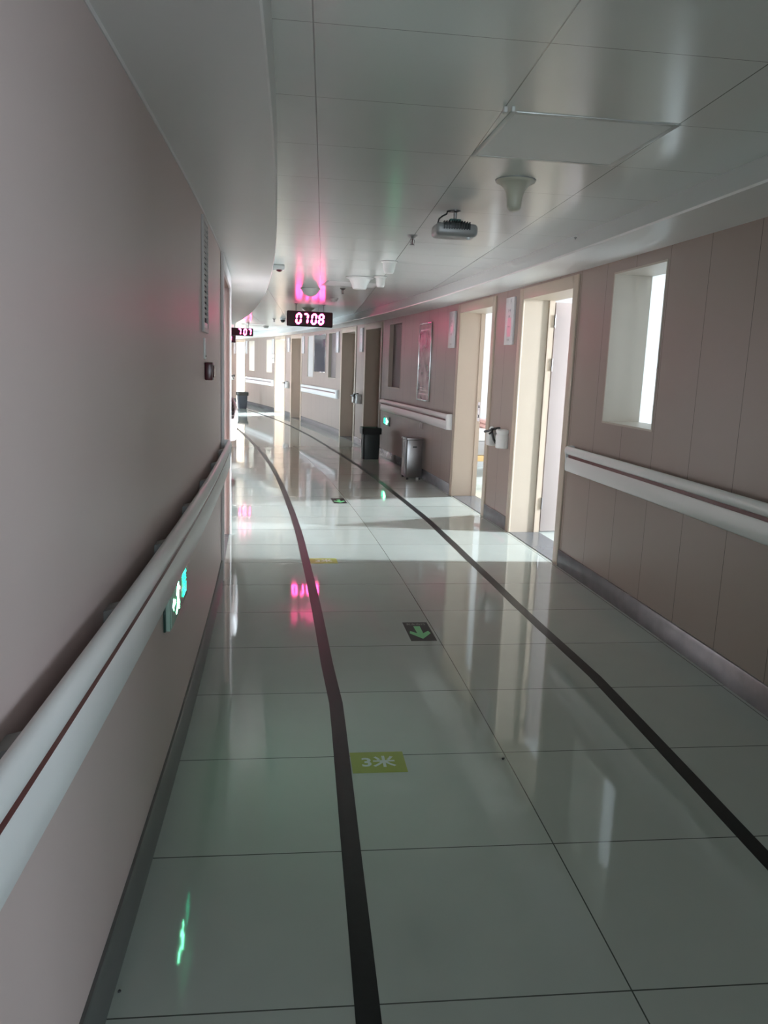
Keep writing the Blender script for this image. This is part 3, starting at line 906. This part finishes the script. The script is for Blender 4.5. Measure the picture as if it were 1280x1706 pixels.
t = thing('alarm_box', frame(4.12, DL, 1.417, 0), 'small dark red alarm box on the left wall before the doorway', 'alarm')
bm = B(); box(bm, 0, .038, -.045, .045, -.043, .043, .005); mk('housing', bm, M['maroon'], t)
bm = B(); box(bm, .038, .044, -.030, .030, -.030, .030, .004); mk('front_panel', bm, M['dark_lens'], t)

# ---------------------------------------------------------------- digital clocks
SEG = {'0': 'abcdef', '7': 'abc', '8': 'abcdefg', ' ': ''}
def seg_polys(ch, h, th):
    """polygons of lit segments in a cell h*.45 wide, h tall, slightly slanted"""
    w = h * .45; out = []
    g = th * .10
    def hor(y):
        return [(g, y), (th / 2 + g, y + th / 2), (w - th / 2 - g, y + th / 2), (w - g, y), (w - th / 2 - g, y - th / 2), (th / 2 + g, y - th / 2)]
    def ver(x, y0, y1):
        return [(x, y0 + g), (x + th / 2, y0 + th / 2 + g), (x + th / 2, y1 - th / 2 - g), (x, y1 - g), (x - th / 2, y1 - th / 2 - g), (x - th / 2, y0 + th / 2 + g)]
    D = {'a': hor(h), 'g': hor(h / 2), 'd': hor(0), 'f': ver(0, h / 2, h), 'b': ver(w, h / 2, h), 'e': ver(0, 0, h / 2), 'c': ver(w, 0, h / 2)}
    for s in SEG[ch]: out.append([(x + y * .09, y) for x, y in D[s]])
    return out
def clock(s, ro, z, w, h, digits, xs, dh, label, rods=True, drop=None):
    t = thing('digital_clock', frame(s, ro, z), label, 'clock', 'red digital clocks hung from the ceiling')
    bm = B(); box(bm, -w / 2, w / 2, -.035, .035, -h / 2, h / 2, .016, 3); mk('case', bm, M['clock_case'], t)
    bm = B(); box(bm, -w / 2 + .016, w / 2 - .016, -.037, -.035, -h / 2 + .016, h / 2 - .016); mk('front_panel', bm, M['clock_face'], t, smooth=False)
    for ch, x0 in zip(digits, xs):
        bm = B()
        for p in seg_polys(ch, dh, .023 * dh / .115):
            prism(bm, [(x0 + x, -dh / 2 + y) for x, y in p], lambda x, y, hh: Vector((x, -.0375 - hh, y)), 0, .0008)
        if len(bm.verts) == 0: bm.free(); continue
        dg = mk('digit', bm, M['led'], t, smooth=False)
        bm = B()
        for p in seg_polys(ch, dh, .033 * dh / .115):
            prism(bm, [(x0 + x, -dh / 2 + y) for x, y in p], lambda x, y, hh: Vector((x, -.0371 - hh, y)), 0, .0003)
        mk('digit_glow', bm, M['led_halo'], dg, smooth=False)
    for k in (-1, 1):
        bm = B(); x = k * w * .30
        tube(bm, [(x, 0, h / 2 - .004), (x, 0, ZC - z)], .006)
        lathe(bm, [(0, -.001), (.022, -.001), (.022, -.008), (0, -.008)], x, 0, ZC - z, 16)
        mk('hanging_rod', bm, M['dull_metal'], t)
    return t
clock(12.6, .820, 2.130, .700, .228, '0708', (-.212, -.107, .022, .132), .140, 'nearest hanging clock with red digits reading 0708')
clock(19.6, .445, 2.130, .54, .178, ' 707', (-.20, -.085, .045, .150), .125, 'middle hanging clock with red digits reading 707')
clock(24.0, .665, 2.075, .62, .215, ' 070', (-.25, -.13, -.01, .11), .13, 'farthest hanging clock, mostly hidden by the left wall')

# ---------------------------------------------------------------- ceiling fittings
def ceil_thing(name, s, ro, label, cat, group=None, z=ZC): return thing(name, frame(s, ro, z), label, cat, group)

t = ceil_thing('ceiling_antenna', 3.89, 1.012, 'large trumpet-shaped yellowed antenna below the nearest light panel', 'antenna', 'ceiling antennas')
bm = B(); lathe(bm, [(0, 0), (.088, 0), (.092, -.004), (.090, -.010), (.078, -.016), (.062, -.026), (.050, -.040), (.042, -.056), (.037, -.075), (.034, -.095), (.033, -.115), (.030, -.126), (.022, -.134), (.010, -.138), (0, -.138)], seg=40)
mk('bell', bm, M['offwhite'], t, angle=60)
bm = B(); lathe(bm, [(0, 0), (.095, 0), (.095, -.003), (0, -.003)], seg=40); mk('rim', bm, M['lamp_grey'], t)

def cup(s, ro, r, h, label, flare=False):
    t = ceil_thing('ceiling_antenna', s, ro, label, 'antenna', 'ceiling antennas')
    if flare:
        pr = [(0, 0), (r, 0), (r, -.008), (r * .80, -.02), (r * .62, -h * .55), (r * .52, -h * .9), (r * .46, -h), (0, -h)]
    else:
        pr = [(0, 0), (r, 0), (r, -.010), (r * .80, -.016), (r * .72, -h * .6), (r * .60, -h * .92), (r * .5, -h), (0, -h)]
    bm = B(); lathe(bm, pr, seg=36); mk('cup', bm, M['white'], t, angle=30)
    bm = B(); lathe(bm, [(0, .0), (r * 1.04, 0), (r * 1.04, -.004), (0, -.004)], seg=36); mk('rim', bm, M['grey_pvc'], t)
    return t
cup(7.05, .905, .070, .100, 'small white cup beyond the grey lamp, nearer of two')
cup(8.25, 1.035, .063, .105, 'small white cup beyond the nearer cup, right of the wide one')
cup(8.45, .855, .140, .118, 'wide flared white dish on the ceiling beside the small cups', True)
t = ceil_thing('ceiling_antenna', 10.0, .505, 'round white bowl on the ceiling in front of the nearest clock', 'antenna', 'ceiling antennas')
bm = B(); lathe(bm, [(0, 0), (.118, 0), (.118, -.008), (.106, -.020), (.085, -.050), (.06, -.078), (.03, -.09), (0, -.093)], seg=36); mk('bowl', bm, M['white'], t, angle=40)
bm = B(); lathe(bm, [(0, 0), (.122, 0), (.122, -.004), (0, -.004)], seg=36); mk('rim', bm, M['grey_pvc'], t)
t = ceil_thing('ceiling_antenna', 13.5, .92, 'dim cone on the ceiling just behind the nearest clock', 'antenna', 'ceiling antennas')
bm = B(); lathe(bm, [(0, 0), (.10, 0), (.10, -.006), (.06, -.035), (.035, -.07), (0, -.08)], seg=30); mk('cup', bm, M['offwhite'], t)

def sprinkler(s, ro, label):
    t = ceil_thing('sprinkler', s, ro, label, 'sprinkler', 'ceiling sprinklers')
    bm = B(); lathe(bm, [(0, 0), (.034, 0), (.034, -.004), (.022, -.014), (.012, -.022), (0, -.022)], seg=24); mk('escutcheon', bm, M['dull_metal'], t)
    bm = B()
    for k in (-1, 1): tube(bm, [(k * .008, 0, -.02), (k * .015, 0, -.035), (k * .013, 0, -.05), (k * .004, 0, -.060)], .003, 6)
    mk('yoke', bm, M['dull_metal'], t)
    bm = B(); tube(bm, [(0, 0, -.022), (0, 0, -.058)], .0035, 8); mk('bulb', bm, M['dark_lens'], t)
    bm = B(); lathe(bm, [(0, -.060), (.016, -.060), (.017, -.0635), (0, -.0635)], seg=18); mk('deflector', bm, M['dull_metal'], t)
    return t
sprinkler(5.635, .83, 'nearest dark sprinkler head left of the grey lamp')
sprinkler(9.75, .86, 'sprinkler head beyond the wide white dish')
sprinkler(17.3, .84, 'farthest tiny sprinkler head left of the nearest clock')

t = ceil_thing('smoke_detector', 7.77, .0, 'white detector with dark red lens beside the left ceiling band', 'detector', 'ceiling detectors')
bm = B(); box(bm, -.055, .055, -.045, .045, -.048, 0, .012, 3); mk('housing', bm, M['white'], t)
bm = B(); lathe(bm, [(0, 0), (.030, 0), (.026, -.010), (.014, -.017), (0, -.019)], .004, -.02, -.046, 20); mk('lens', bm, M['dark_lens'], t)
t = ceil_thing('smoke_detector', 11.25, .975, 'small white detector just above the nearest clock', 'detector', 'ceiling detectors')
bm = B(); lathe(bm, [(0, 0), (.055, 0), (.055, -.012), (.044, -.022), (.040, -.038), (.02, -.044), (0, -.045)], seg=28); mk('housing', bm, M['white'], t)
bm = B(); lathe(bm, [(0, -.0445), (.012, -.0445), (.010, -.048), (0, -.048)], seg=16); mk('lens', bm, M['grey_pvc'], t)
t = ceil_thing('smoke_detector', 20.9, 1.24, 'grey farthest detector above the far doorways', 'detector', 'ceiling detectors')
bm = B(); lathe(bm, [(0, 0), (.07, 0), (.07, -.02), (.055, -.035), (.05, -.055), (0, -.06)], seg=28); mk('housing', bm, M['grey_pvc'], t)
t = ceil_thing('dome_camera', 16.9, .96, 'dark dome camera on the ceiling left of the nearest clock', 'camera')
bm = B(); lathe(bm, [(0, 0), (.062, 0), (.062, -.030), (.055, -.034), (0, -.034)], seg=28); mk('base', bm, M['white'], t)
bm = B(); lathe(bm, [(.05, -.034), (.047, -.055), (.035, -.075), (.018, -.086), (0, -.089)], seg=28); mk('dome', bm, M['smoked'], t)

# grey finned lamp on a short post
t = ceil_thing('floodlight', 4.70, .907, 'grey finned box lamp hanging on a short post with a looping cable', 'lamp')
bm = B(); lathe(bm, [(0, 0), (.03, 0), (.03, -.006), (.011, -.012), (.010, -.052), (0, -.052)], seg=20); mk('post', bm, M['steel'], t)
bm = B(); box(bm, -.034, .034, -.024, .024, -.066, -.046, .008, 3); box(bm, -.022, .022, -.026, .026, -.062, -.055, .002); mk('mounting_bracket', bm, M['teal'], t)
bm = B(); box(bm, -.122, .122, -.075, .075, -.148, -.075, .026, 4); mk('housing', bm, M['lamp_grey'], t)
bm = B()
for i in range(11):
    x = -.075 + i * .0145
    hh = -.062 - abs(x + .003) * .10
    box(bm, x - .003, x + .003, -.0785, .065, -.112, hh, .001)
box(bm, -.078, .076, -.0765, .06, -.108, -.076, .004)
mk('cooling_fins', bm, M['lamp_fin'], t)
bm = B(); lathe(bm, [(0, -.144), (.012, -.146), (.011, -.156), (.006, -.161), (0, -.162)], .072, -.045, 0, 16); mk('sensor', bm, M['clear'], t)
bm = B(); tube(bm, [(-.02, 0, -.002), (-.045, 0, -.006), (-.052, -.01, -.022), (-.075, -.01, -.034), (-.095, -.012, -.052), (-.100, -.012, -.072), (-.09, -.01, -.084)], .0045); mk('cable', bm, M['black'], t)

# small white clips at the panel joint, near the light panel
t = ceil_thing('ceiling_clip', 2.87, .685, 'pair of tiny white clips at the corner of the nearest light panel', 'clip')
bm = B(); box(bm, -.016, -.002, -.012, .012, -.02, 0, .004); mk('clip', bm, M['white'], t)
bm = B(); box(bm, .010, .022, -.020, -.002, -.018, 0, .004); mk('clip', bm, M['clear'], t)
t = ceil_thing('ceiling_hook', 5.15, 1.80, 'tiny dark hook on the ceiling edge above the nearest doorway', 'hook', z=2.325)
bm = B(); lathe(bm, [(0, 0), (.010, 0), (.008, -.008), (.004, -.012), (.004, -.02), (0, -.02)], seg=12); mk('stem', bm, M['lamp_grey'], t)

# recessed light panels (switched off)
def panel(s, ro, w, d, label):
    t = ceil_thing('ceiling_light', s, ro, label, 'ceiling light', 'switched-off square ceiling lights')
    bm = B(); f = .022
    for k in (-1, 1):
        box(bm, min(k * w / 2, k * (w / 2 - f)), max(k * w / 2, k * (w / 2 - f)), -d / 2, d / 2, -.003, .01, .001)
        box(bm, -w / 2 + f, w / 2 - f, min(k * d / 2, k * (d / 2 - f)), max(k * d / 2, k * (d / 2 - f)), -.003, .01, .001)
    mk('frame', bm, M['alu'], t)
    bm = B(); box(bm, -w / 2 + f, w / 2 - f, -d / 2 + f, d / 2 - f, -.002, .008); mk('diffuser', bm, M['diffuser'], t, smooth=False)
    return t
panel(3.21, 1.015, .62, .60, 'nearest square light panel in the ceiling, switched off')
panel(9.20, .88, .60, .56, 'second ceiling light panel, behind the wide white dish')
panel(20.5, .85, .60, .60, 'farthest ceiling light panel, right of the middle clock')

# ---------------------------------------------------------------- what shows through the second doorway
t = thing('treatment_bed', frame(10.95, DR + 1.35, 0), 'white bed with tan edge glimpsed through the second open doorway', 'bed')
bm = B(); box(bm, -.95, .95, -.38, .38, .22, .30, .01); mk('bed_rail', bm, M['tan'], t)
bm = B(); box(bm, -.95, .95, -.36, .36, .30, .50, .02); mk('bed_base', bm, M['grey'], t)
bm = B(); box(bm, -.93, .93, -.37, .37, .50, .66, .04, 3); mk('mattress', bm, M['bed_sheet'], t)
for x in (-.88, .88):
    for y in (-.32, .32):
        bm = B(); tube(bm, [(x, y, 0), (x, y, .24)], .02); mk('leg', bm, M['white'], t)
t = thing('folded_blanket', frame(10.95, DR + 1.15, .66), 'faded red folded blanket on the bed beyond the second doorway', 'blanket')
bm = B(); box(bm, -.22, .22, -.28, .28, 0, .06, .025, 3); box(bm, -.21, .21, -.27, .27, .06, .11, .022, 3); mk('fold', bm, M['red_cloth'], t)

# ---------------------------------------------------------------- world, camera, render look
w = bpy.data.worlds.new('World'); SC.world = w; w.use_nodes = True
bg = w.node_tree.nodes['Background']
bg.inputs['Color'].default_value = (0.75, 0.85, 1.0, 1); bg.inputs['Strength'].default_value = 0.3

F, PITCH, ROLL, HC = 1309.8776, .18403020, .03646679, 1.4753760
c, s_ = math.cos(PITCH), math.sin(PITCH)
fw = Vector((0, c, -s_)); up = Vector((0, s_, c)); rt = Vector((1, 0, 0))
r2 = rt * math.cos(ROLL) + up * math.sin(ROLL)
u2 = up * math.cos(ROLL) - rt * math.sin(ROLL)
cd = bpy.data.cameras.new('Camera')
cam = bpy.data.objects.new('Camera', cd); COL.objects.link(cam)
cam.matrix_world = Matrix(((r2.x, u2.x, -fw.x, 0), (r2.y, u2.y, -fw.y, 0), (r2.z, u2.z, -fw.z, HC), (0, 0, 0, 1)))
cd.sensor_fit = 'VERTICAL'; cd.sensor_height = 24.0
cd.lens = F / 1706 * 24.0
cd.clip_start = .02; cd.clip_end = 200
SC.camera = cam
SC.view_settings.view_transform = 'Standard'
SC.view_settings.look = 'None'
SC.view_settings.exposure = 1.9
SC.view_settings.gamma = 1.0
SC.view_settings.use_curve_mapping = False
SC.cycles.use_denoising = True
SC.cycles.denoiser = 'OPENIMAGEDENOISE'
SC.cycles.max_bounces = 14
SC.cycles.diffuse_bounces = 8
SC.cycles.glossy_bounces = 6
SC.cycles.sample_clamp_indirect = 6.0
SC.cycles.use_light_tree = True
SC.cycles.caustics_reflective = False
